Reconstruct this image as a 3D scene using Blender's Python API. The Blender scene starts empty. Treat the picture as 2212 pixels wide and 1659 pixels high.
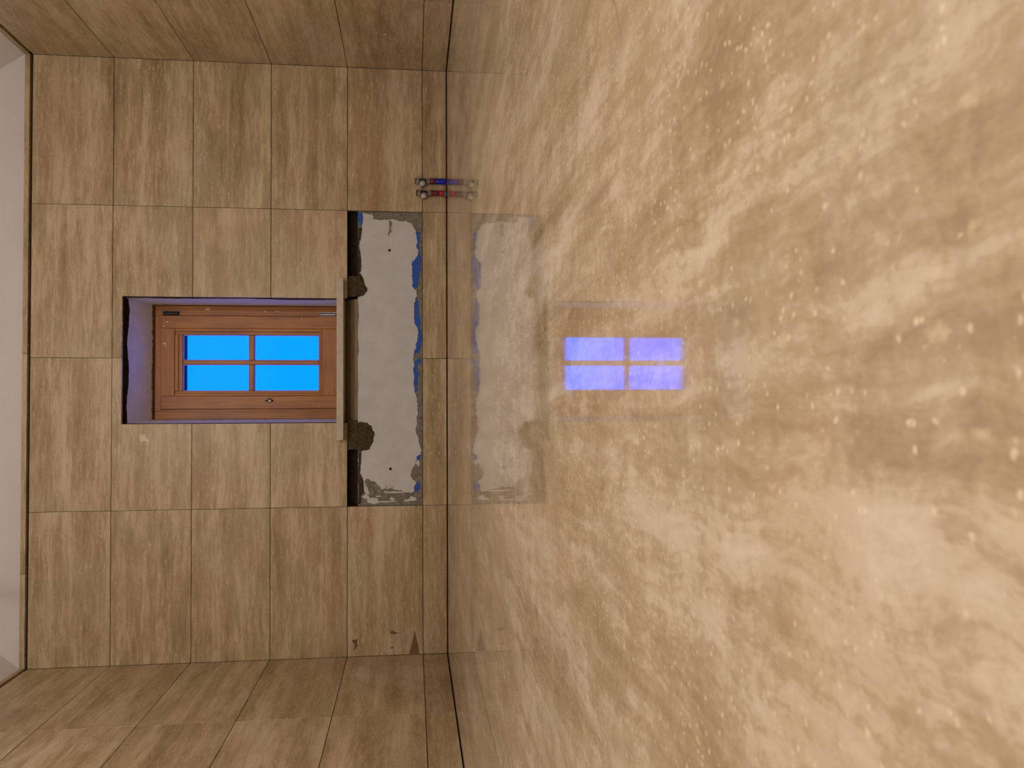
import bpy, bmesh, math, random
from mathutils import Matrix, Vector
random.seed(7)
SC = bpy.context.scene
COL = SC.collection

# ------------------------------------------------------------------ camera
D = 4.607                      # distance from the camera to the tiled end wall
CAMZ = 0.187                   # the phone lay on its side, close above the floor
R = ((-0.00421011, 0.99969960, -0.02414527),
     (-0.11647089, -0.02447137, -0.99289258),
     (-0.99318518, -0.00136797, 0.11653892))
FPX = 1835.29
cam_d = bpy.data.cameras.new('camera')
cam = bpy.data.objects.new('camera', cam_d)
COL.objects.link(cam)
cam.matrix_world = Matrix.Translation((0, 0, CAMZ)) @ Matrix(R).to_4x4()
cam_d.sensor_fit = 'HORIZONTAL'
cam_d.sensor_width = 36.0
cam_d.lens = FPX / 2212 * 36.0
cam_d.clip_start = 0.01
cam_d.dof.use_dof = True
cam_d.dof.focus_distance = 3.2
cam_d.dof.aperture_fstop = 17.0
SC.camera = cam

# ------------------------------------------------------------------ world: blue dusk sky
world = bpy.data.worlds.new('dusk_sky')
SC.world = world
world.use_nodes = True
wn = world.node_tree
wn.nodes.clear()
w_out = wn.nodes.new('ShaderNodeOutputWorld')
w_bg = wn.nodes.new('ShaderNodeBackground')
w_bg.inputs['Color'].default_value = (0.0, 0.40, 4.2, 1)
w_bg.inputs['Strength'].default_value = 1.0
wn.links.new(w_bg.outputs[0], w_out.inputs[0])

SC.view_settings.view_transform = 'Standard'
SC.view_settings.look = 'None'
SC.view_settings.gamma = 1.0
SC.view_settings.use_curve_mapping = False
SC.view_settings.exposure = 0.0

LAMP_NEAR = (1.00, -0.45, 1.75)  # bare bulbs hanging from the ceiling: behind the camera
LAMP_FAR = (0.05, 2.00, 1.90)    # and over the middle of the room, above the frame
NEAR_STRENGTH = 1250.0
FAR_STRENGTH = 640.0
LAMP_COLOR = (1.0, 0.95, 0.90)

# ------------------------------------------------------------------ helpers
def at(u, v, Y):
    """the point of the depth plane Y seen at pixel (u, v) of the 2212 x 1659 frame"""
    a = ((u - 1106) / FPX, -(v - 829.5) / FPX, -1.0)
    d = [sum(R[i][k] * a[k] for k in range(3)) for i in range(3)]
    t = Y / d[1]
    return Vector((d[0] * t, Y, CAMZ + d[2] * t))

def obj(name, me, mat=None, parent=None, loc=None, rotz=None):
    if isinstance(me, bmesh.types.BMesh):
        bm = me
        bmesh.ops.recalc_face_normals(bm, faces=bm.faces[:])
        me = bpy.data.meshes.new(name)
        bm.to_mesh(me)
        bm.free()
    o = bpy.data.objects.new(name, me)
    COL.objects.link(o)
    if mat is not None and not me.materials:
        me.materials.append(mat)
    if parent is not None:
        o.parent = parent
    if loc is not None:
        o.location = loc
    if rotz is not None:
        o.rotation_euler = (0, 0, rotz)
    return o

def empty(name, loc=(0, 0, 0)):
    o = bpy.data.objects.new(name, None)
    o.empty_display_size = 0.1
    COL.objects.link(o)
    o.location = loc
    return o

def tag(o, label, cat=None, kind=None, group=None):
    o['label'] = label
    if cat: o['category'] = cat
    if kind: o['kind'] = kind
    if group: o['group'] = group
    return o

def box(bm, x0, x1, y0, y1, z0, z1):
    vs = [bm.verts.new(p) for p in ((x0, y0, z0), (x1, y0, z0), (x1, y1, z0), (x0, y1, z0),
                                    (x0, y0, z1), (x1, y0, z1), (x1, y1, z1), (x0, y1, z1))]
    for f in ((0, 1, 2, 3), (4, 5, 6, 7), (0, 1, 5, 4), (1, 2, 6, 5), (2, 3, 7, 6), (3, 0, 4, 7)):
        bm.faces.new([vs[i] for i in f])
    return vs

def boxes(*bs, bevel=0.0):
    bm = bmesh.new()
    for b in bs:
        box(bm, *b)
    if bevel:
        bmesh.ops.bevel(bm, geom=bm.edges[:], offset=bevel, segments=2, profile=0.5, affect='EDGES')
    return bm

def prism_xz(pts, y0, y1):
    """closed outline in x, z pushed from y0 (front) to y1 (back)"""
    bm = bmesh.new()
    a = [bm.verts.new((x, y0, z)) for x, z in pts]
    b = [bm.verts.new((x, y1, z)) for x, z in pts]
    bm.faces.new(a)
    bm.faces.new(b[::-1])
    n = len(pts)
    for i in range(n):
        bm.faces.new((a[i], a[(i + 1) % n], b[(i + 1) % n], b[i]))
    bm.normal_update()
    bmesh.ops.triangulate(bm, faces=[f for f in bm.faces if len(f.verts) > 4])
    return bm

def ragged(pts, amp, depth=3, seed=1):
    rnd = random.Random(seed)
    for k in range(depth):
        out = []
        for i in range(len(pts)):
            p, q = pts[i], pts[(i + 1) % len(pts)]
            out.append(p)
            L = math.hypot(q[0] - p[0], q[1] - p[1])
            if L > 0.004:
                s = min(amp, L * 0.22) * rnd.uniform(-1, 1)
                out.append(((p[0] + q[0]) / 2 - (q[1] - p[1]) / L * s, (p[1] + q[1]) / 2 + (q[0] - p[0]) / L * s))
        pts = out
        amp *= 0.6
    return pts

def lathe(profile, cx, cy, seg=24, hexa=False):
    """profile of (radius, z) turned round a vertical axis"""
    bm = bmesh.new()
    n = 6 if hexa else seg
    rings = []
    for r, z in profile:
        rings.append([bm.verts.new((cx + r * math.cos(2 * math.pi * i / n + .4), cy + r * math.sin(2 * math.pi * i / n + .4), z)) for i in range(n)])
    for a, b in zip(rings, rings[1:]):
        for i in range(n):
            bm.faces.new((a[i], a[(i + 1) % n], b[(i + 1) % n], b[i]))
    bm.faces.new(rings[0][::-1])
    bm.faces.new(rings[-1])
    return bm

def lathe_y(profile, cx, cz, seg=24):
    """profile of (radius, y) turned round an axis that points at the room"""
    bm = bmesh.new()
    rings = []
    for r, y in profile:
        rings.append([bm.verts.new((cx + r * math.cos(2 * math.pi * i / seg), y, cz + r * math.sin(2 * math.pi * i / seg))) for i in range(seg)])
    for a, b in zip(rings, rings[1:]):
        for i in range(seg):
            bm.faces.new((a[i], a[(i + 1) % seg], b[(i + 1) % seg], b[i]))
    bm.faces.new(rings[0][::-1])
    bm.faces.new(rings[-1])
    return bm

def smooth(o):
    for p in o.data.polygons:
        p.use_smooth = True
    return o

# ------------------------------------------------------------------ materials
class NT:
    def __init__(s, name):
        s.m = bpy.data.materials.new(name)
        s.m.use_nodes = True
        s.t = s.m.node_tree
        s.t.nodes.clear()
        s.out = s.t.nodes.new('ShaderNodeOutputMaterial')
        s.b = s.t.nodes.new('ShaderNodeBsdfPrincipled')
        s.t.links.new(s.b.outputs[0], s.out.inputs[0])
    def n(s, typ, **kw):
        n = s.t.nodes.new(typ)
        for k, v in kw.items():
            if k.startswith('_'):
                setattr(n, k[1:], v)
            else:
                s.put(n.inputs[k.replace('__', ' ')], v)
        return n
    def put(s, sock, v):
        if isinstance(v, bpy.types.NodeSocket):
            s.t.links.new(v, sock)
        else:
            sock.default_value = v
    def math(s, op, a, b=0.0, clamp=False):
        n = s.t.nodes.new('ShaderNodeMath')
        n.operation = op
        n.use_clamp = clamp
        s.put(n.inputs[0], a)
        s.put(n.inputs[1], b)
        return n.outputs[0]
    def vec(s, op, a, b=(0, 0, 0)):
        n = s.t.nodes.new('ShaderNodeVectorMath')
        n.operation = op
        s.put(n.inputs[0], a)
        s.put(n.inputs[1], b)
        return n.outputs[0]
    def noise(s, co, scale=1.0, detail=4.0, rough=0.55, dist=0.0):
        n = s.n('ShaderNodeTexNoise', Vector=co, Scale=scale, Detail=detail, Roughness=rough, Distortion=dist)
        return n.outputs[0]
    def noisec(s, co, scale=1.0, detail=3.0):
        return s.n('ShaderNodeTexNoise', Vector=co, Scale=scale, Detail=detail).outputs['Color']
    def ramp(s, f, stops, interp='LINEAR'):
        n = s.t.nodes.new('ShaderNodeValToRGB')
        n.color_ramp.interpolation = interp
        e = n.color_ramp.elements
        while len(e) < len(stops):
            e.new(0.5)
        for i, (p, c) in enumerate(stops):
            e[i].position = p
            e[i].color = (*c, 1) if len(c) == 3 else c
        s.put(n.inputs[0], f)
        return n.outputs[0]
    def map(s, f, a, b, c=0.0, d=1.0):
        n = s.t.nodes.new('ShaderNodeMapRange')
        s.put(n.inputs[0], f)
        for i, v in enumerate((a, b, c, d)):
            n.inputs[i + 1].default_value = v
        return n.outputs[0]
    def mix(s, f, a, b, mode='MIX'):
        n = s.t.nodes.new('ShaderNodeMix')
        n.data_type = 'RGBA'
        n.blend_type = mode
        s.put(n.inputs[0], f)
        s.put(n.inputs[6], a if isinstance(a, bpy.types.NodeSocket) else (*a, 1))
        s.put(n.inputs[7], b if isinstance(b, bpy.types.NodeSocket) else (*b, 1))
        return n.outputs[2]
    def set(s, **kw):
        for k, v in kw.items():
            k = k.replace('__', ' ')
            if isinstance(v, tuple) and len(v) == 3:
                v = (*v, 1)
            s.put(s.b.inputs[k], v)
        return s
    def bump(s, h, strength=0.2, dist=0.002):
        n = s.n('ShaderNodeBump', Strength=strength, Distance=dist, Height=h)
        s.t.links.new(n.outputs[0], s.b.inputs['Normal'])

def travertine_wall():
    t = NT('travertine_tile')
    tc = t.t.nodes.new('ShaderNodeTexCoord')
    oi = t.t.nodes.new('ShaderNodeObjectInfo')
    rnd = oi.outputs['Random']
    off = t.n('ShaderNodeCombineXYZ', X=t.math('MULTIPLY', rnd, 37.0), Y=t.math('MULTIPLY', rnd, 91.0), Z=t.math('MULTIPLY', rnd, 53.0)).outputs[0]
    co = t.vec('ADD', tc.outputs['Object'], off)
    wob = t.vec('MULTIPLY', t.vec('SUBTRACT', t.noisec(co, 6.0, 3.0), (.5, .5, .5)), (0.06, 0.0, 0.016))
    co = t.vec('ADD', co, wob)
    band = t.noise(t.vec('MULTIPLY', co, (0.8, 1, 12.0)), 1.0, 3.0, .5)
    streak = t.noise(t.vec('MULTIPLY', co, (5.5, 1, 52.0)), 1.0, 7.0, .68)
    dash = t.noise(t.vec('MULTIPLY', t.vec('ADD', co, (3, 7, 5)), (14.0, 1, 105.0)), 1.0, 6.0, .66)
    cloud = t.noise(t.vec('MULTIPLY', co, (4.0, 1, 8.0)), 1.0, 5.0, .6)
    grain = t.noise(t.vec('MULTIPLY', co, (90.0, 1, 170.0)), 1.0, 4.0, .65)
    f = t.math('ADD', t.math('MULTIPLY', band, .34), t.math('MULTIPLY', streak, .36))
    f = t.math('ADD', f, t.math('MULTIPLY', cloud, .22))
    f = t.math('ADD', f, t.math('MULTIPLY', dash, .20))
    f = t.math('ADD', f, t.math('MULTIPLY', grain, .08))
    f = t.math('ADD', f, t.math('MULTIPLY', t.math('SUBTRACT', rnd, .5), .045))
    c = t.ramp(f, [(.47, (.250, .168, .078)), (.54, (.350, .245, .124)), (.595, (.415, .305, .168)), (.64, (.500, .382, .230)), (.72, (.60, .485, .325))])
    hue = t.noise(t.vec('MULTIPLY', co, (1.1, 1, 3.0)), 1.0, 2.0)
    c = t.mix(t.map(hue, .45, .75, 0, .35), c, (.40, .245, .15))
    c = t.mix(t.map(t.noise(t.vec('ADD', co, (9, 4, 2)), 2.2, 3.0), .5, .75, 0, .30), c, (.36, .315, .185))
    fl = t.noise(t.vec('MULTIPLY', co, (26.0, 1, 150.0)), 1.0, 2.0, .5)
    c = t.mix(t.map(fl, .63, .71, 0, .60), c, (.66, .54, .37))
    pit = t.noise(t.vec('MULTIPLY', co, (38.0, 1, 80.0)), 1.3, 1.0, .5)
    c = t.mix(t.map(pit, .72, .78, 0, .55), c, (.16, .10, .045))
    t.set(Base__Color=c, Roughness=t.map(streak, .3, .7, .34, .5), Specular__IOR__Level=.38)
    t.bump(t.math('ADD', streak, t.math('MULTIPLY', grain, .6)), .12, .002)
    return t.m

def travertine_floor():
    t = NT('polished_travertine')
    tc = t.t.nodes.new('ShaderNodeTexCoord')
    co = tc.outputs['Object']
    wob = t.vec('MULTIPLY', t.vec('SUBTRACT', t.noisec(co, 8.0, 5.0), (.5, .5, .5)), (0.045, 0.07, 0.0))
    cw = t.vec('ADD', co, wob)
    band = t.noise(t.vec('MULTIPLY', cw, (11.0, 1.3, 1)), 1.0, 6.0, .6)
    streak = t.noise(t.vec('MULTIPLY', cw, (50.0, 5.0, 1)), 1.0, 8.0, .68)
    cloud = t.noise(cw, 17.0, 9.0, .68)
    grain = t.noise(t.vec('MULTIPLY', cw, (1.0, .6, 1)), 150.0, 5.0, .72)
    f = t.math('ADD', t.math('MULTIPLY', band, .44), t.math('MULTIPLY', streak, .32))
    f = t.math('ADD', f, t.math('MULTIPLY', cloud, .28))
    f = t.math('ADD', f, t.math('MULTIPLY', t.math('SUBTRACT', grain, .5), .20))
    c = t.ramp(f, [(.43, (.345, .250, .145)), (.485, (.435, .325, .200)), (.525, (.50, .390, .258)), (.552, (.575, .468, .330)), (.595, (.635, .532, .400)), (.66, (.71, .612, .482))])
    c = t.mix(t.map(t.noise(cw, 3.2, 4.0), .48, .66, 0, .38), c, (.40, .345, .215))
    c = t.mix(t.map(t.noise(t.vec('ADD', cw, (5, 3, 1)), 4.5, 4.0), .50, .68, 0, .40), c, (.52, .36, .215))
    # small cream crystals scattered through the brown zones
    vo = t.n('ShaderNodeTexVoronoi', Vector=t.vec('ADD', co, t.vec('MULTIPLY', t.noisec(co, 300.0, 2.0), (.0042, .0042, 0))), Scale=185.0)
    sep = t.n('ShaderNodeSeparateColor', Color=vo.outputs['Color'])
    size = t.map(sep.outputs[2], 0, 1, .12, .42)
    spot = t.math('SUBTRACT', 1.0, t.math('DIVIDE', vo.outputs['Distance'], size), True)
    spot = t.math('MULTIPLY', spot, 1.6, True)
    dens = t.map(t.noise(co, 7.0, 3.0), .40, .60, .05, .60)
    spot = t.math('MULTIPLY', spot, t.math('LESS_THAN', sep.outputs[0], dens))
    c = t.mix(t.math('MULTIPLY', spot, .68), c, (.82, .70, .50))
    vo2 = t.n('ShaderNodeTexVoronoi', Vector=t.vec('ADD', t.vec('MULTIPLY', co, (1.0, .6, 1)), t.vec('MULTIPLY', t.noisec(co, 110.0, 2.0), (.012, .012, 0))), Scale=80.0)
    spot2 = t.map(vo2.outputs['Distance'], .08, .36, 1.0, 0.0)
    pick2 = t.n('ShaderNodeSeparateColor', Color=vo2.outputs['Color']).outputs[1]
    c = t.mix(t.math('MULTIPLY', t.math('MULTIPLY', spot2, t.math('LESS_THAN', pick2, .16)), .42), c, (.76, .62, .42))
    # hairline cracks
    vd = t.n('ShaderNodeTexVoronoi', Vector=cw, Scale=3.3, _feature='DISTANCE_TO_EDGE').outputs['Distance']
    crack = t.math('MULTIPLY', t.map(vd, .0, .006, 1, 0), t.map(t.noise(co, 4.0, 2.0), .56, .66, 0, .5))
    c = t.mix(crack, c, (.20, .135, .07))
    # worn, duller spots in the polish
    dull = t.map(t.noise(cw, 22.0, 3.0), .60, .72, 0, 1)
    rough = t.math('ADD', t.math('MULTIPLY', dull, .10), t.map(cloud, .3, .7, .022, .045))
    t.set(Base__Color=c, Roughness=rough, IOR=1.47, Specular__IOR__Level=.5)
    t.bump(t.noise(co, 60.0, 3.0), .004, .002)
    return t.m

def plain(name, col, rough=.8, nscale=30.0, amt=.15, bump=.15, spec=.3, metal=0.0):
    t = NT(name)
    co = t.t.nodes.new('ShaderNodeTexCoord').outputs['Object']
    n = t.noise(co, nscale, 5.0, .6)
    lo = tuple(max(0, c * (1 - amt)) for c in col)
    hi = tuple(min(1, c * (1 + amt)) for c in col)
    t.set(Base__Color=t.ramp(n, [(.3, lo), (.7, hi)]), Roughness=rough, Specular__IOR__Level=spec, Metallic=metal)
    if bump:
        t.bump(n, bump, .003)
    return t.m

def wood(name, dark, light, axis):
    t = NT(name)
    co = t.t.nodes.new('ShaderNodeTexCoord').outputs['Object']
    sc = {'z': (70, 70, 3.0), 'x': (3.0, 70, 70)}[axis]
    cw = t.vec('ADD', co, t.vec('MULTIPLY', t.noisec(co, 4.0, 2.0), (.02, .02, .02)))
    g = t.noise(t.vec('MULTIPLY', cw, sc), 1.0, 5.0, .6)
    b = t.noise(co, 6.0, 2.0)
    f = t.math('ADD', t.math('MULTIPLY', g, .75), t.math('MULTIPLY', b, .25))
    t.set(Base__Color=t.ramp(f, [(.35, dark), (.65, light)]), Roughness=.42, Specular__IOR__Level=.45)
    t.bump(g, .1, .002)
    return t.m

M_TILE = travertine_wall()
M_FLOOR = travertine_floor()
M_MASON = plain('dark_masonry', (.034, .023, .017), .95, 40, .4, .5, .1)
M_CEIL = plain('ceiling_plaster', (.83, .82, .86), .9, 6, .03, .05, .2)
M_PLASTER = plain('white_skim_plaster', (.55, .54, .525), .85, 14, .07, .12, .25)
M_APRON = plain('bare_render', (.33, .25, .15), .9, 20, .15, .2, .2)
M_ADHES = plain('grey_tile_adhesive', (.20, .18, .145), .92, 60, .35, .5, .15)
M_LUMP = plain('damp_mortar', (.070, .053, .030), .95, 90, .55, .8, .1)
M_BLUE = plain('blue_waterproof_membrane', (.012, .085, .40), .6, 50, .2, .1, .4)
M_HOLE = plain('dark_plug', (.01, .01, .01), .9, 50, .2, 0, .1)
M_WOODZ = wood('varnished_pine_upright', (.27, .085, .007), (.46, .170, .014), 'z')
M_WOODX = wood('varnished_pine_level', (.26, .082, .007), (.45, .165, .014), 'x')
M_SILL = plain('pale_limestone', (.50, .43, .33), .55, 25, .12, .06, .4)
M_IRON = plain('tarnished_iron', (.045, .04, .04), .5, 120, .4, .1, .5, .7)
M_STEEL = plain('zinc_plated_steel', (.32, .31, .32), .4, 120, .2, .05, .5, .9)
M_CHROME = plain('dull_nickel', (.34, .31, .29), .32, 150, .2, .05, .5, .6)
M_SCREW = plain('brushed_cap_metal', (.44, .40, .38), .5, 150, .08, .03, .5, .3)
M_BLACK = plain('black_rubber', (.012, .010, .010), .7, 60, .2, 0, .3)
M_PBLUE = plain('blue_pipe_sleeve', (.006, .010, .34), .38, 50, .2, .05, .5)
M_PRED = plain('red_pipe_sleeve', (.42, .008, .012), .36, 50, .2, .05, .5)
M_MAROON = plain('maroon_shrink_wrap', (.13, .012, .035), .35, 160, .6, .5, .5)
M_GREYSL = plain('bluish_grey_collar', (.10, .10, .17), .5, 60, .2, .05, .4)
M_REAR = plain('cream_wall_paint', (.62, .55, .46), .85, 8, .05, .08, .2)
M_SPLASH = plain('dried_plaster_splash', (.66, .58, .48), .9, 60, .1, .2, .2)

def reveal_mat():
    """white plaster, smeared with brown wood stain next to the window frame"""
    t = NT('reveal_plaster')
    co = t.t.nodes.new('ShaderNodeTexCoord').outputs['Object']
    y = t.n('ShaderNodeSeparateXYZ', Vector=co).outputs['Y']
    e = t.math('ADD', y, t.math('MULTIPLY', t.noise(co, 28.0, 4.0), .05))
    n = t.noise(co, 16.0, 4.0)
    c = t.ramp(n, [(.3, (.68, .65, .65)), (.7, (.78, .75, .74))])
    c = t.mix(t.map(e, D + .375, D + .381), c, (.20, .095, .035))
    t.set(Base__Color=c, Roughness=.9, Specular__IOR__Level=.2)
    t.bump(n, .15, .003)
    return t.m
M_REVEAL = reveal_mat()

def glass_mat():
    t = NT('window_glass')
    t.t.nodes.remove(t.b)
    tr = t.n('ShaderNodeBsdfTransparent', Color=(.97, .985, 1, 1))
    gl = t.n('ShaderNodeBsdfGlossy', Color=(1, 1, 1, 1), Roughness=.01)
    fr = t.n('ShaderNodeFresnel', IOR=1.12)
    mx = t.n('ShaderNodeMixShader')
    t.t.links.new(fr.outputs[0], mx.inputs[0])
    t.t.links.new(tr.outputs[0], mx.inputs[1])
    t.t.links.new(gl.outputs[0], mx.inputs[2])
    t.t.links.new(mx.outputs[0], t.out.inputs[0])
    return t.m
M_GLASS = glass_mat()

def rim_glow_mat():  # pale translucent mix imitating the sky's bloom along the glass edges
    t = NT('pane_edge_glow')
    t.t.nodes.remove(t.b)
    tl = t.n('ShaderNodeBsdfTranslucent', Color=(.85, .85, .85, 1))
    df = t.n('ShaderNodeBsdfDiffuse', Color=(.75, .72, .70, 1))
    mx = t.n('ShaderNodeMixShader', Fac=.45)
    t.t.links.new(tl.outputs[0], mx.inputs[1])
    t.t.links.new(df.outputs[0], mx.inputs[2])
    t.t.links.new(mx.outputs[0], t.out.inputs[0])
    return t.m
M_RIMGLOW = rim_glow_mat()

def bulb_mat(strength):
    t = NT('glowing_bulb')
    t.set(Base__Color=(.9, .9, .9), Emission__Color=LAMP_COLOR, Emission__Strength=strength)
    return t.m

# ------------------------------------------------------------------ the room shell
XR, XL = 1.8208, -1.3338          # tile faces of the two side walls
YB = -2.0                         # wall behind the camera
ROWS = [2.1326, 1.7317, 1.3313, 0.9313, 0.5316, 0.1314, 0.0022]
COLS = [XR, 1.0450, 0.2504, -0.5400, XL]
TH = 0.020                        # tile thickness
GAPZ, GAPX = 0.0030, 0.0020       # joints
ZTRIM0, ZTRIM1 = 2.1445, 2.1690   # narrow border tiles above a shadow gap

# floor: one polished travertine surface, stopping just short of the walls
g = 0.004
floor = obj('floor', boxes((XL + g, XR - g, YB + g, D - g, -0.03, 0.0)), M_FLOOR)
tag(floor, 'polished beige travertine floor mirroring the window', 'floor', 'structure')
obj('screed', boxes((XL - .3, XR + .3, YB - .3, D + .6, -0.15, -0.03)), M_MASON, floor)

# end wall with its window opening, the untiled recess and the channel above it
OX0, OX1, OZ1 = -0.094, 0.572, 1.684          # opening left in the tiles
OZ0 = 0.549                                    # underside of the sill
CZ0, CZ1 = 0.4774, ROWS[4]                     # channel along the top of the recess
B0, B1 = D + TH, D + 0.62
mo = 0.030
XA, XB = XL - .3, XR + .3
wall_back = obj('wall_back', boxes(
    (XA, XB, B0, B1, -.15, CZ0),
    (XA, COLS[3], B0, B1, CZ0, OZ0), (COLS[1], XB, B0, B1, CZ0, OZ0),
    (COLS[3], OX0, D + .07, B1, CZ0, OZ0), (OX1, COLS[1], D + .07, B1, CZ0, OZ0),
    (COLS[3], OX0, B0, D + .07, CZ1 + .004, OZ0), (OX1, COLS[1], B0, D + .07, CZ1 + .004, OZ0),
    (OX0, OX1, D + .16, B1, CZ0, OZ0),
    (XA, OX0 - mo, B0, B1, OZ0, OZ1 + mo), (OX1 + mo, XB, B0, B1, OZ0, OZ1 + mo),
    (XA, XB, B0, B1, OZ1 + mo, 2.75)), M_MASON)
tag(wall_back, 'travertine tiled end wall with the small wooden window', 'wall', 'structure')
wall_right = obj('wall_right', boxes((XR + TH, XR + .3, YB - .3, B0, -.15, 2.75)), M_MASON)
tag(wall_right, 'travertine tiled side wall nearest the water pipes', 'wall', 'structure')
wall_left = obj('wall_left', boxes((XL - .3, XL - TH, YB - .3, B0, -.15, 2.75)), M_MASON)
tag(wall_left, 'travertine tiled side wall away from the water pipes', 'wall', 'structure')

TILE_ME = {}
def tile(parent, w, h, x, y, z, rotz=0.0, th=TH, name='tile'):
    """a rectangular tile: local x along the wall, local z up, front face at local y = 0"""
    key = (round(w, 4), round(h, 4), th)
    if key not in TILE_ME:
        bm = boxes((-w / 2, w / 2, 0, th, -h / 2, h / 2))
        fe = [e for e in bm.edges if all(v.co.y < 1e-6 for v in e.verts)]
        bmesh.ops.bevel(bm, geom=fe, offset=.0009, segments=1, affect='EDGES')
        bmesh.ops.recalc_face_normals(bm, faces=bm.faces[:])
        me = bpy.data.meshes.new(name)
        bm.to_mesh(me)
        bm.free()
        TILE_ME[key] = me
    return obj(name, TILE_ME[key], M_TILE, parent, (x, y, z), rotz)

def jit():
    return random.uniform(0, .0008)

# end wall tiles
for r in range(6):
    z1, z0 = ROWS[r] - GAPZ / 2, ROWS[r + 1] + GAPZ / 2
    for c in range(4):
        x1, x0 = COLS[c] - GAPX / 2, COLS[c + 1] + GAPX / 2
        if c == 0: x1 = XR - .0005
        if c == 3: x0 = XL + .0005
        if r == 4 and c in (1, 2):
            continue                                        # the two missing tiles
        if r == 1 and c in (1, 2):                          # notched round the window head
            cx, cz = (x0 + x1) / 2, (z0 + z1) / 2
            if c == 1:
                pts = [(x0, z1), (x1, z1), (x1, z0), (OX1, z0), (OX1, OZ1), (x0, OZ1)]
            else:
                pts = [(x0, z1), (x1, z1), (x1, OZ1), (OX0, OZ1), (OX0, z0), (x0, z0)]
            obj('tile', prism_xz([(a - cx, b - cz) for a, b in pts], 0, TH), M_TILE, wall_back, (cx, D + jit(), cz))
            continue
        if r in (2, 3) and c == 1: x0 = OX1
        if r in (2, 3) and c == 2: x1 = OX0
        tile(wall_back, x1 - x0, z1 - z0, (x0 + x1) / 2, D + jit(), (z0 + z1) / 2)
# side wall tiles
def side(wall, x, ycuts, rotz):
    for r in range(6):
        z1, z0 = ROWS[r] - GAPZ / 2, ROWS[r + 1] + GAPZ / 2
        for a, b in zip(ycuts, ycuts[1:]):
            w = abs(a - b) - .0011
            tile(wall, w, z1 - z0, x + (jit() if x > 0 else -jit()), (a + b) / 2, (z0 + z1) / 2, rotz)
def cuts(first):
    ys = [D - .0005, first]
    while ys[-1] - .794 > YB + .1:
        ys.append(ys[-1] - .794)
    ys.append(YB)
    return ys
side(wall_left, XL, cuts(3.737), math.pi / 2)
side(wall_right, XR, cuts(3.818), -math.pi / 2)
# border tiles round the top
hz, zc = ZTRIM1 - ZTRIM0, (ZTRIM0 + ZTRIM1) / 2
bx = [XR + .006, at(55, 764, D).x, at(52, 1240, D).x, XL - .006]
for a, b in zip(bx, bx[1:]):
    tile(wall_back, abs(a - b) - .002, hz, (a + b) / 2, D - .004, zc, 0, .024, 'border_tile')
for wall, x, rz in ((wall_left, XL + .004, math.pi / 2), (wall_right, XR - .004, -math.pi / 2)):
    y = D - .006
    while y > YB + .01:
        w = min(1.15, y - YB)
        tile(wall, w - .002, hz, x, y - w / 2, zc, rz, .024, 'border_tile')
        y -= w

# hipped plaster ceiling: sloping sides, flat middle
rise, tb, tr, tl = .46, .55, .70, .75
bm = bmesh.new()
zz = ZTRIM1
lo = [bm.verts.new(p) for p in ((XL, YB, zz), (XR, YB, zz), (XR, D, zz), (XL, D, zz))]
hi = [bm.verts.new(p) for p in ((XL + tl, YB + tb, zz + rise), (XR - tr, YB + tb, zz + rise), (XR - tr, D - tb, zz + rise), (XL + tl, D - tb, zz + rise))]
lo2 = [bm.verts.new(p) for p in ((XL - .3, YB - .3, zz + .001), (XR + .3, YB - .3, zz + .001), (XR + .3, D + .6, zz + .001), (XL - .3, D + .6, zz + .001))]
top = [bm.verts.new((v.co.x, v.co.y, 2.85)) for v in lo2]
for i in range(4):
    j = (i + 1) % 4
    bm.faces.new((lo[i], lo[j], hi[j], hi[i]))
    bm.faces.new((lo[i], lo2[i], lo2[j], lo[j]))
    bm.faces.new((lo2[i], top[i], top[j], lo2[j]))
bm.faces.new(hi)
bm.faces.new(top)
ceiling = obj('ceiling', bm, M_CEIL)
tag(ceiling, 'plain white plastered ceiling with sloping sides', 'ceiling', 'structure')

# wall behind the camera, with a closed door
DX0, DX1, DZ = .25, 1.10, 2.03
wall_front = obj('wall_front', boxes((XA, DX0, YB - .3, YB, -.15, 2.75), (DX1, XB, YB - .3, YB, -.15, 2.75), (DX0, DX1, YB - .3, YB, DZ, 2.75)), M_REAR)
tag(wall_front, 'cream painted wall behind the camera', 'wall', 'structure')
door = empty('door_1', ((DX0 + DX1) / 2, YB, 0))
tag(door, 'plain wooden panel door behind the camera', 'door', 'structure')
def dchild(name, bm, mat):
    o = obj(name, bm, mat, door)
    o.matrix_parent_inverse = Matrix.Translation(-door.location)
    return o
dchild('door_leaf', boxes((DX0 + .04, DX1 - .04, YB - .07, YB - .03, .008, DZ - .04), bevel=.003), M_WOODZ)
dchild('door_frame', boxes((DX0, DX0 + .04, YB - .12, YB, 0.001, DZ), (DX1 - .04, DX1, YB - .12, YB, 0.001, DZ), (DX0 + .04, DX1 - .04, YB - .12, YB, DZ - .04, DZ)), M_WOODZ)
dchild('door_handle', boxes((DX0 + .08, DX0 + .10, YB - .03, YB + .03, 1.0, 1.02), (DX0 + .08, DX0 + .20, YB + .02, YB + .035, 1.0, 1.02), bevel=.002), M_CHROME)

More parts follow.
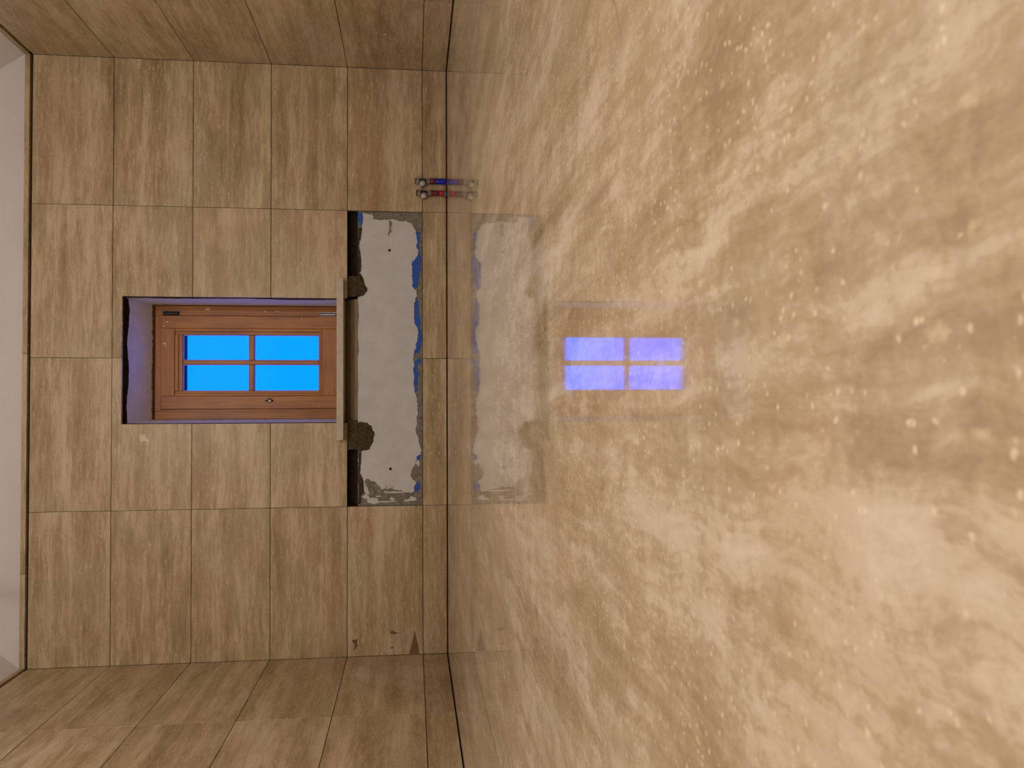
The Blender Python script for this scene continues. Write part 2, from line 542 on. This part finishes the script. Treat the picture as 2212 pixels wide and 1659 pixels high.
# ------------------------------------------------------------------ the two bare bulbs
def pendant(pos, strength, label):
    lx, ly, lz = pos
    zt = zz + rise
    lamp = empty('pendant_lamp', (lx, ly, zt))
    tag(lamp, label, 'lamp', group='bare bulbs')
    def c(name, bm, mat):
        o = obj(name, bm, mat, lamp)
        o.matrix_parent_inverse = Matrix.Translation(-lamp.location)
        return smooth(o)
    c('ceiling_rose', lathe([(.05, zt), (.05, zt - .012), (.02, zt - .03)], lx, ly), M_BLACK)
    c('cord', lathe([(.004, zt - .03), (.004, lz + .12)], lx, ly, 10), M_BLACK)
    c('lamp_socket', lathe([(.012, lz + .125), (.022, lz + .11), (.022, lz + .055), (.018, lz + .045)], lx, ly), M_BLACK)
    c('bulb', lathe([(.015, lz + .046), (.018, lz + .03), (.032, lz + .008), (.036, lz - .012), (.032, lz - .032), (.018, lz - .045), (.004, lz - .048)], lx, ly), bulb_mat(strength))
pendant(LAMP_NEAR, NEAR_STRENGTH, 'bare glowing bulb on a black cord hanging behind the camera')
pendant(LAMP_FAR, FAR_STRENGTH, 'bare glowing bulb on a black cord over the middle of the floor')

# ------------------------------------------------------------------ window
YF = D + .38                                    # face of the fixed frame
win = empty('window_1', ((OX0 + OX1) / 2, YF, OZ0))
tag(win, 'small varnished wooden window with four panes onto blue dusk sky', 'window', 'structure')
def wchild(name, bm, mat, parent=None):
    o = obj(name, bm, mat, parent or win)
    if parent is None:
        o.matrix_parent_inverse = Matrix.Translation(-win.location)
    return o
FX0, FX1, FZ0, FZ1 = -0.076, 0.568, 0.585, 1.628
SX0, SX1, SZ1 = -0.018, 0.510, 1.592           # sash outline
SZ0 = 0.605
frame = wchild('frame', boxes((FX0, FX0 + .045, YF, YF + .07, FZ0, FZ1), (FX1 - .056, FX1, YF, YF + .07, FZ0, FZ1), bevel=.002), M_WOODZ)
wchild('frame_head', boxes((FX0 + .045, FX1 - .056, YF, YF + .07, FZ1 - .036, FZ1), (FX0 + .045, FX1 - .056, YF, YF + .07, FZ0, FZ0 + .018), bevel=.002), M_WOODX, frame)
sash = empty('sash', (0, 0, 0)); sash.parent = win; sash.matrix_parent_inverse = Matrix.Translation(-win.location)
YS = YF - .014                                  # the sash stands a little proud
GX0, GX1, GZ0, GZ1 = 0.084, 0.403, 0.722, 1.478   # glazed area
wchild('stile', boxes((SX0, GX0 - .028, YS, YS + .05, SZ0, SZ1), (SX0 - .015, SX0 + .01, YS + .02, YS + .05, SZ0, SZ1), bevel=.003), M_WOODZ, sash)
wchild('stile', boxes((GX1 + .036, SX1, YS, YS + .05, SZ0, SZ1), bevel=.003), M_WOODZ, sash)
wchild('rail', boxes((GX0 - .028, GX1 + .036, YS, YS + .05, GZ1 + .040, SZ1), bevel=.002), M_WOODX, sash)
wchild('rail', boxes((GX0 - .028, GX1 + .036, YS, YS + .05, SZ0, GZ0 - .021), bevel=.002), M_WOODX, sash)
# lapping strip that covers the joint on the latch side, with its groove
wchild('cover_strip', boxes((SX0 - .016, SX0 - .004, YS + .006, YS + .03, SZ0, SZ1), bevel=.002), M_WOODZ, sash)
# moulded beads round the glass: two steps
for x0, x1, z0, z1, mat in ((GX0 - .028, GX0, GZ0 - .021, GZ1 + .040, M_WOODZ), (GX1, GX1 + .036, GZ0 - .021, GZ1 + .040, M_WOODZ),
                            (GX0, GX1, GZ1, GZ1 + .040, M_WOODX), (GX0, GX1, GZ0 - .021, GZ0, M_WOODX)):
    bm = bmesh.new()
    vert = mat is M_WOODZ
    if vert:
        inner = x1 if x1 == GX0 else x0
        outer = x0 if x1 == GX0 else x1
        mid = (inner + outer) / 2
        box(bm, min(outer, mid), max(outer, mid), YS + .004, YS + .05, z0, z1)
        box(bm, min(inner, mid), max(inner, mid), YS + .012, YS + .05, z0 + .0, z1)
    else:
        inner = z0 if z0 == GZ1 else z1
        outer = z1 if z0 == GZ1 else z0
        mid = (inner + outer) / 2
        box(bm, x0, x1, YS + .004, YS + .05, min(outer, mid), max(outer, mid))
        box(bm, x0, x1, YS + .012, YS + .05, min(inner, mid), max(inner, mid))
    bmesh.ops.bevel(bm, geom=bm.edges[:], offset=.0022, segments=2, profile=.5, affect='EDGES')
    wchild('glazing_bead', bm, mat, sash)
MX0, MX1, MZ0, MZ1 = 0.2345, 0.2590, 1.0845, 1.1140
wchild('muntin', boxes((MX0, MX1, YS + .014, YS + .05, GZ0, GZ1), bevel=.004), M_WOODZ, sash)
wchild('muntin', boxes((GX0, MX0, YS + .014, YS + .05, MZ0, MZ1), (MX1, GX1, YS + .014, YS + .05, MZ0, MZ1), bevel=.004), M_WOODX, sash)
YG = YS + .036
for x0, x1 in ((GX0, MX0), (MX1, GX1)):
    for z0, z1 in ((GZ0, MZ0), (MZ1, GZ1)):
        wchild('pane', boxes((x0 - .004, x1 + .004, YG, YG + .004, z0 - .004, z1 + .004)), M_GLASS, sash)
        e = .0042  # width of the added strip that stands in for glow round each pane
        wchild('pane_glow_rim', boxes((x0, x0 + e, YG - .002, YG - .0003, z0, z1), (x1 - e, x1, YG - .002, YG - .0003, z0, z1),
                                     (x0 + e, x1 - e, YG - .002, YG - .0003, z0, z0 + e), (x0 + e, x1 - e, YG - .002, YG - .0003, z1 - e, z1)), M_RIMGLOW, sash)
# hinges on the frame, latch on the sash
for z0, z1, mat in ((1.496, 1.583, M_IRON), (0.622, 0.715, M_STEEL)):
    hx = SX1 + .012
    bm = lathe([(.006, z0), (.010, z0 + .004), (.010, z1 - .004), (.006, z1)], hx, YF - .010, 14)
    box(bm, hx - .012, hx + .013, YF - .006, YF - .001, z0, z1)
    wchild('hinge', bm, mat, frame)
kx, kz = 0.0280, 0.9955
wchild('latch_rosette', lathe_y([(.014, YS + .001), (.014, YS - .003), (.012, YS - .004)], kx, kz, 20), M_BLACK, sash)
wchild('latch_spindle', lathe_y([(.009, YS - .003), (.009, YS - .010), (.0075, YS - .011), (.0045, YS - .011), (.0045, YS - .008)], kx - .002, kz - .002, 16), M_SCREW, sash)
for dz in (.020, -.018):
    wchild('screw_hole', lathe_y([(.005, YS + .001), (.005, YS - .0006)], kx, kz + dz, 12), M_HOLE, sash)
# dried plaster spatter on the frame
for i, (u, v, w, h) in enumerate(((355, 742, 8, 5), (358, 747, 3, 6), (572, 672.5, 8, 2.2), (598, 672, 14, 1.2), (448, 667, 12, 5), (362, 695, 6, 3), (354, 705, 5, 2.5), (523, 684, 3, 3), (652, 688, 2, 4), (688, 880, 2, 2))):
    P = at(u, v, YS)
    rnd = random.Random(i)
    px = .0027
    pts = [(P.x + h * px / 2 * math.cos(a) * rnd.uniform(.6, 1.2), P.z + w * px / 2 * math.sin(a) * rnd.uniform(.6, 1.2)) for a in [k * math.pi / 4 for k in range(8)]]
    yy = YF if (v < 683 or u < 349) else YS
    wchild('plaster_spatter', prism_xz(pts, yy - .001, yy + .001), M_SPLASH, frame)
# stone sill with projecting horns
SLX0, SLX1, SLZ0, SLZ1 = -0.1829, 0.6704, 0.5491, 0.5832
wchild('sill', boxes((SLX0, SLX1, D - .06, D - .0008, SLZ0, SLZ1), (OX0 + .002, OX1 - .002, D - .0008, YF + .01, SLZ0, SLZ1)), M_SILL)
# plaster lining of the opening, with torn front edges
def lining(axis, c0, c1, s0, s1, seed):
    """slab lining one side of the opening; its front edge is ragged"""
    rnd = random.Random(seed)
    n = 40
    front = []
    w = 0
    for i in range(n + 1):
        w = w * .7 + rnd.uniform(-1, 1) * .006
        front.append((D + (.085 if axis == 'head' else .045)) + w + (.012 * math.sin(i * .31 + seed)))
    bm = bmesh.new()
    rows = []
    for i in range(n + 1):
        s = s0 + (s1 - s0) * i / n
        r = []
        for y, c in ((front[i], c0), (front[i] + .006, c1), (YF + .002, c1), (YF + .002, c0)):
            r.append(bm.verts.new((s, y, c) if axis == 'head' else (c, y, s)))
        rows.append(r)
    for a, b in zip(rows, rows[1:]):
        for k in range(4):
            f = bm.faces.new((a[k], a[(k + 1) % 4], b[(k + 1) % 4], b[k]))
            f.material_index = 1 if k == 0 else 0        # the torn edge shows dark backing
    bm.faces.new(rows[0][::-1]); bm.faces.new(rows[-1])
    return bm
def reveal(bm):
    o = obj('plaster_reveal', bm, M_REVEAL, wall_back)
    o.data.materials.append(M_MASON)
def headlining():
    bm = lining('head', OZ1 + mo, OZ1 - .003, OX0 - .010, OX1 + .010, 3)
    for v in bm.verts:                       # slopes down to the frame head
        if v.co.z < OZ1 and v.co.y > YF - .01:
            v.co.z = FZ1 + .002
    return bm
reveal(headlining())
reveal(lining('jamb', OX1 + mo, OX1 - .003, SLZ1 - .004, OZ1 - .002, 5))
bm = lining('jamb', OX0 - mo, OX0 + .003, SLZ1 - .004, OZ1 - .002, 8)
for v in bm.verts:
    if v.co.x > OX0 and v.co.y > YF - .01:
        v.co.x = FX0 + .001
reveal(bm)
# masonry filling round the frame, and the outer reveal beyond it
obj('outer_reveal', boxes((OX0 - mo, FX0 + .03, YF + .002, B1, OZ0, OZ1 + mo), (FX1 - .03, OX1 + mo, YF + .002, B1, OZ0, OZ1 + mo),
                          (FX0 + .03, FX1 - .03, YF + .07, B1, 1.512, OZ1 + mo), (FX0 + .03, FX1 - .03, YF + .07, B1, OZ0, FZ0 + .03)), M_MASON, wall_back)
# plaster splashes on the tiles
for i, pts in enumerate(([(298, 935), (303, 944), (301, 949), (306, 955), (313, 952), (318, 956), (322, 949), (316, 944), (312, 938), (305, 940)],
                         [(321, 951), (324, 945), (321, 956), (317, 961), (314, 959)], [(268, 627), (271, 629), (272, 632), (269, 630)],
                         [(827, 73), (836, 74), (833, 77)])):
    if i == 3:                                          # this one sits on the side wall
        w = []
        for u, v in pts:
            q = at(u, v, 1.0)
            k = XR / q.x
            w.append((k, CAMZ + (q.z - CAMZ) * k))
        o = obj('plaster_splash', prism_xz([(a - w[0][0], b) for a, b in w], -.001, .0008), M_SPLASH, wall_right, (XR, w[0][0], 0), math.pi / 2)
    else:
        w = [(at(u, v, D).x, at(u, v, D).z) for u, v in pts]
        obj('plaster_splash', prism_xz(ragged(w, .002, 2, i), D - .0008, D + .001), M_SPLASH, wall_back)

M_SCUFF = plain('brown_scuff', (.17, .105, .05), .8, 60, .2, 0, .2)
for i, pts in enumerate(([(842, 1366), (846, 1362), (852, 1364), (862, 1367), (852, 1370), (845, 1369)], [(884, 1412), (891, 1385), (896, 1362), (902, 1390), (905, 1412)],
                         [(760, 1383), (773, 1381), (772, 1397), (762, 1407), (766, 1394)], [(843, 1399), (850, 1396), (849, 1401), (844, 1401)])):
    w = [(at(u, v, D).x, at(u, v, D).z) for u, v in pts]
    obj('scuff_mark', prism_xz(ragged(w, .002, 2, 40 + i), D - .0004, D + .001), M_SCUFF, wall_back)

# ------------------------------------------------------------------ the untiled recess under the window
def z2(x, y): return (720 + x / 7.54, 440 + y / 7.54)
def z3(x, y): return (720 + x / 7.214, 880 + y / 7.213)
def z6(x, y): return (720 + x / 6.382, 640 + y / 6.382)
def outline(px, Y):
    return [(at(u, v, Y).x, at(u, v, Y).z) for u, v in px]
RX0, RX1 = COLS[3] + .001, COLS[1] - .001
RZ0 = ROWS[5] + .0015
# adhesive bed: a rough skin on the masonry
bm = bmesh.new()
nx, nz = 120, 30
rnd = random.Random(4)
gv = [[bm.verts.new((RX0 + (RX1 - RX0) * i / nx, B0 - .002 - rnd.random() * .0022, RZ0 + (CZ0 - RZ0) * j / nz)) for i in range(nx + 1)] for j in range(nz + 1)]
for j in range(nz):
    for i in range(nx):
        bm.faces.new((gv[j][i], gv[j][i + 1], gv[j + 1][i + 1], gv[j + 1][i]))
obj('adhesive_bed', bm, M_ADHES, wall_back)
YW = B0 - .006
white = ([z2(*p) for p in ((480, 155), (560, 172), (640, 180), (655, 260), (790, 265), (920, 255), (1040, 270), (1165, 282), (1190, 270), (1200, 310), (1290, 330), (1310, 390), (1355, 430), (1345, 480), (1360, 570), (1370, 640), (1370, 740), (1375, 800), (1340, 880), (1280, 960), (1285, 1100), (1290, 1250), (1310, 1380), (1360, 1420), (1365, 1490), (1340, 1560))]
         + [z6(*p) for p in ((1128, 70), (1115, 120), (1110, 300), (1130, 400), (1165, 480), (1160, 600), (1135, 650), (1140, 720), (1115, 740), (1110, 830), (1100, 900), (1100, 1000), (1100, 1200), (1120, 1330), (1150, 1400), (1165, 1480))]
         + [z3(*p) for p in ((1318, 0), (1320, 100), (1300, 230), (1285, 330), (1300, 430), (1330, 500), (1355, 620), (1358, 735), (1330, 740), (1300, 800), (1275, 880), (1250, 920), (1220, 990), (1205, 1040), (1215, 1090), (1280, 1150), (1285, 1170), (1265, 1230), (1265, 1310), (1225, 1335), (1100, 1310), (1060, 1285), (950, 1270), (850, 1275), (740, 1275), (690, 1210), (620, 1150), (540, 1110), (490, 1150), (510, 1210), (540, 1260), (500, 1240), (470, 1250), (465, 1140), (440, 1080), (400, 1020), (410, 930), (425, 880), (385, 850), (390, 790), (410, 720), (450, 680), (540, 665), (590, 600), (625, 520), (640, 440), (605, 330), (590, 280), (540, 250), (480, 237), (384, 235), (384, 0))]
         + [z6(340, 1500), z6(340, 1000), z6(340, 500), z6(340, 10)]
         + [z2(*p) for p in ((405, 1515), (440, 1510), (510, 1480), (545, 1430), (555, 1380), (520, 1330), (500, 1250), (460, 1160), (440, 1130), (445, 1000), (440, 900), (425, 780), (410, 680), (415, 600), (408, 520), (430, 460), (475, 400), (480, 300))])
def ragged_clip(px, amp, depth, seed, Y):
    pts = ragged(outline(px, Y), amp, depth, seed)
    return [(min(max(x, RX0 + .002), RX1 - .002), min(max(z, RZ0 + .001), CZ0 - .0005)) for x, z in pts]
pp = obj('plaster_patch', prism_xz(ragged_clip(white, .006, 3, 11, YW), YW, B0), M_PLASTER, wall_back)
pp['label'] = 'white plaster skim left where two wall tiles are missing'
for k, s in enumerate((((440, 1390), (520, 1350), (560, 1390), (600, 1410), (690, 1420), (710, 1490), (640, 1510), (540, 1490), (525, 1420)),
                       ((850, 1415), (905, 1390), (965, 1415), (940, 1450), (900, 1450)),
                       ((1170, 1430), (1210, 1375), (1290, 1410), (1290, 1450), (1200, 1460), (1060, 1470)),
                       ((790, 1308), (900, 1316), (1000, 1312), (1220, 1328), (1000, 1334), (800, 1330)),
                       ((660, 1380), (750, 1382), (750, 1392), (665, 1392)), ((700, 1465), (990, 1460), (990, 1468), (700, 1475)),
                       ((475, 1180), (500, 1200), (540, 1280), (560, 1360), (500, 1340), (480, 1260)), ((700, 1300), (725, 1290), (730, 1300), (705, 1318)),
                       ((1300, 820), (1340, 830), (1350, 880), (1320, 925), (1285, 880)))):
    obj('plaster_patch', prism_xz(ragged_clip([z3(*p) for p in s], .004, 3, 30 + k, YW), YW + .001, B0), M_PLASTER, wall_back)
blues = [[z2(*p) for p in ((385, 150), (478, 155), (478, 380), (430, 340), (400, 290), (385, 200))],
         [z2(*p) for p in ((1350, 440), (1410, 470), (1405, 600), (1405, 800), (1430, 930), (1420, 1080), (1390, 1150), (1360, 1380), (1290, 1370), (1270, 1100), (1270, 950), (1330, 870), (1360, 800), (1345, 600))],
         [z6(*p) for p in ((1150, 0), (1180, 150), (1195, 290), (1190, 420), (1215, 540), (1200, 700), (1180, 780), (1110, 790), (1100, 740), (1130, 640), (1150, 560), (1145, 480), (1110, 380), (1100, 200), (1115, 60))],
         [z6(*p) for p in ((1150, 880), (1205, 850), (1195, 930), (1160, 930), (1150, 1040), (1180, 1050), (1160, 1200), (1140, 1340), (1100, 1280), (1090, 1100), (1095, 900))],
         [z3(*p) for p in ((1325, 738), (1365, 740), (1352, 810), (1310, 825), (1290, 800))],
         [z3(*p) for p in ((1275, 1165), (1335, 1170), (1340, 1270), (1320, 1310), (1262, 1305))]]
for k, b in enumerate(blues):
    o = obj('membrane_patch', prism_xz(ragged_clip(b, .004, 3, 50 + k, YW), YW + .0012, B0), M_BLUE, wall_back)
    o['label'] = 'bright blue waterproof coating showing past the plaster edge'
# grey smears over the plaster
for k, s in enumerate(([z2(*p) for p in ((905, 280), (930, 268), (955, 300), (960, 360), (940, 400), (945, 470), (905, 500), (890, 545), (895, 470), (915, 420), (905, 350))],
                       [z2(*p) for p in ((690, 205), (900, 200), (1000, 215), (1150, 240), (1160, 270), (900, 248), (700, 258))],
                       [z3(*p) for p in ((815, 1225), (840, 1215), (835, 1245), (818, 1245))], [z3(*p) for p in ((870, 1225), (950, 1245), (950, 1255), (890, 1240))])):
    obj('adhesive_smear', prism_xz(ragged_clip(s, .003, 3, 70 + k, YW), YW - .0008, B0), M_ADHES, wall_back)
# damp mortar lumps at both ends of the sill, with a rough bulging face
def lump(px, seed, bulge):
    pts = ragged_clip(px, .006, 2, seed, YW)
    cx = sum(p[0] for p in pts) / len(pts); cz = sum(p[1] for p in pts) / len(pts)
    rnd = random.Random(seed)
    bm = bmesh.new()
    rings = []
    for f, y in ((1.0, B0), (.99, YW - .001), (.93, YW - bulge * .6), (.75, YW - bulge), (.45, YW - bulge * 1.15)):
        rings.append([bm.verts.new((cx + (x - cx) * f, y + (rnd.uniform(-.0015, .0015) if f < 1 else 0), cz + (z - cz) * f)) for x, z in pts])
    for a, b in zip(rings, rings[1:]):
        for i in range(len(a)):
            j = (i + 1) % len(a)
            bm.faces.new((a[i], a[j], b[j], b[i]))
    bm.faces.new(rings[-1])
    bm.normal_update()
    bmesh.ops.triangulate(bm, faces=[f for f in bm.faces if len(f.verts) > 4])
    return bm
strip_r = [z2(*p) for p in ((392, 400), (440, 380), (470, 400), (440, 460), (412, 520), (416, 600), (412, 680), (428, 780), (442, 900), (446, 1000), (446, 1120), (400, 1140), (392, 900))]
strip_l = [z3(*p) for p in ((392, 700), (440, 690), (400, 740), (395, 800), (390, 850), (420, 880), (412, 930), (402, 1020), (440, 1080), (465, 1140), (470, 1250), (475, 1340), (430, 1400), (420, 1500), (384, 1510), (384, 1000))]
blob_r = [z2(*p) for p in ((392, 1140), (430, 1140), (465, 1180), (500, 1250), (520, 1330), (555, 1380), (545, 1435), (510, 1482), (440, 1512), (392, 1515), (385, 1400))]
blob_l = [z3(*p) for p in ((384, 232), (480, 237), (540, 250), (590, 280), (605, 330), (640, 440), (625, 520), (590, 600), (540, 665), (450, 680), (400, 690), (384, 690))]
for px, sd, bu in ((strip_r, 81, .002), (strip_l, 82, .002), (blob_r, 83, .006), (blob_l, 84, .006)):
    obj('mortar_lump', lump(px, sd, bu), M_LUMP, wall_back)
# upper part of the lumps reaches up into the channel
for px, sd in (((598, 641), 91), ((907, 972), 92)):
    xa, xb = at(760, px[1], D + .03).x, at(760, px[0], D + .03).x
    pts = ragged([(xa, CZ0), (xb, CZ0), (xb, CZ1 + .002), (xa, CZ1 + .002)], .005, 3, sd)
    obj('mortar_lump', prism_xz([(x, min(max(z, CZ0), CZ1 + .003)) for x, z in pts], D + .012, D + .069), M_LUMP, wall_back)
# sloping render apron under the sill, between the lumps
bm = bmesh.new()
a = [bm.verts.new(p) for p in ((OX0, B0 - .004, CZ0), (OX1, B0 - .004, CZ0), (OX1, D + .11, OZ0 - .0005), (OX0, D + .11, OZ0 - .0005))]
b = [bm.verts.new((v.co.x, D + .16, v.co.z)) for v in a]
bm.faces.new(a); bm.faces.new(b[::-1])
for i in range(4):
    bm.faces.new((a[i], a[(i + 1) % 4], b[(i + 1) % 4], b[i]))
obj('render_apron', bm, M_APRON, wall_back)
for u, v in ((841.4, 540.8), (843.4, 1012.8)):
    P = at(u, v, YW)
    obj('screw_hole', lathe_y([(.0072, B0 - .001), (.0072, YW - .0006)], P.x, P.z, 14), M_HOLE, wall_back)

# ------------------------------------------------------------------ the two capped water pipes
def pipe(kind, cx, label, sections, disc_z, disc_dx):
    root = empty('water_pipe', (cx, D - .020, 0))
    tag(root, label, 'pipe', group='capped water pipes')
    cy = D - .022
    def c(name, bm, mat, sm=True):
        o = obj(name, bm, mat, root)
        o.matrix_parent_inverse = Matrix.Translation(-root.location)
        return smooth(o) if sm else o
    for name, prof, mat, hexa in sections:
        c(name, lathe([(r, z) for r, z in prof], cx, cy, 24, hexa), mat, not hexa)
    # short valve body with a round stem cap facing the room
    dx = cx + disc_dx
    c('valve_body', lathe_y([(.010, D), (.010, cy), (.0135, cy - .010), (.0135, cy - .022)], dx, disc_z), M_CHROME)
    c('stem_cap', lathe_y([(.0148, cy - .020), (.0148, cy - .032), (.0135, cy - .034)], dx, disc_z), M_SCREW)
    return root
bxp = 1.2080
pipe('blue', bxp, 'blue sleeved water pipe with capped nickel valve beside the corner', [
    ('sleeve', [(.0155, 0.0005), (.0158, .02), (.0152, .045), (.0155, .061)], M_PBLUE, False),
    ('shrink_wrap', [(.0162, .061), (.0168, .070), (.0160, .080), (.0164, .0905)], M_MAROON, False),
    ('union_nut', [(.0120, .0905), (.0150, .0925), (.0150, .108), (.0125, .112)], M_CHROME, True),
    ('neck', [(.0120, .112), (.0130, .118), (.0135, .1475)], M_IRON, False),
    ('cap_nut', [(.0185, .1475), (.0192, .151), (.0192, .165), (.0180, .1675)], M_CHROME, True),
    ('cap_seal', [(.0165, .1675), (.0165, .1712)], M_BLACK, False)], .131, -.019)
rxp = 1.1435
pipe('red', rxp, 'red sleeved water pipe with capped nickel valve nearest the recess', [
    ('collar', [(.0130, 0.0005), (.0135, .017)], M_GREYSL, False),
    ('sleeve', [(.0142, .017), (.0160, .022), (.0152, .035), (.0140, .042)], M_PRED, False),
    ('shrink_wrap', [(.0145, .042), (.0125, .052), (.0150, .060), (.0132, .068), (.0162, .078), (.0165, .085)], M_MAROON, False),
    ('union_nut', [(.0125, .085), (.0152, .087), (.0152, .103), (.0125, .107)], M_CHROME, True),
    ('neck', [(.0120, .107), (.0130, .113), (.0135, .140)], M_IRON, False),
    ('cap_nut', [(.0185, .140), (.0195, .143), (.0195, .156), (.0180, .159)], M_CHROME, True),
    ('cap_seal', [(.0165, .159), (.0165, .1645)], M_BLACK, False)], .124, -.021)
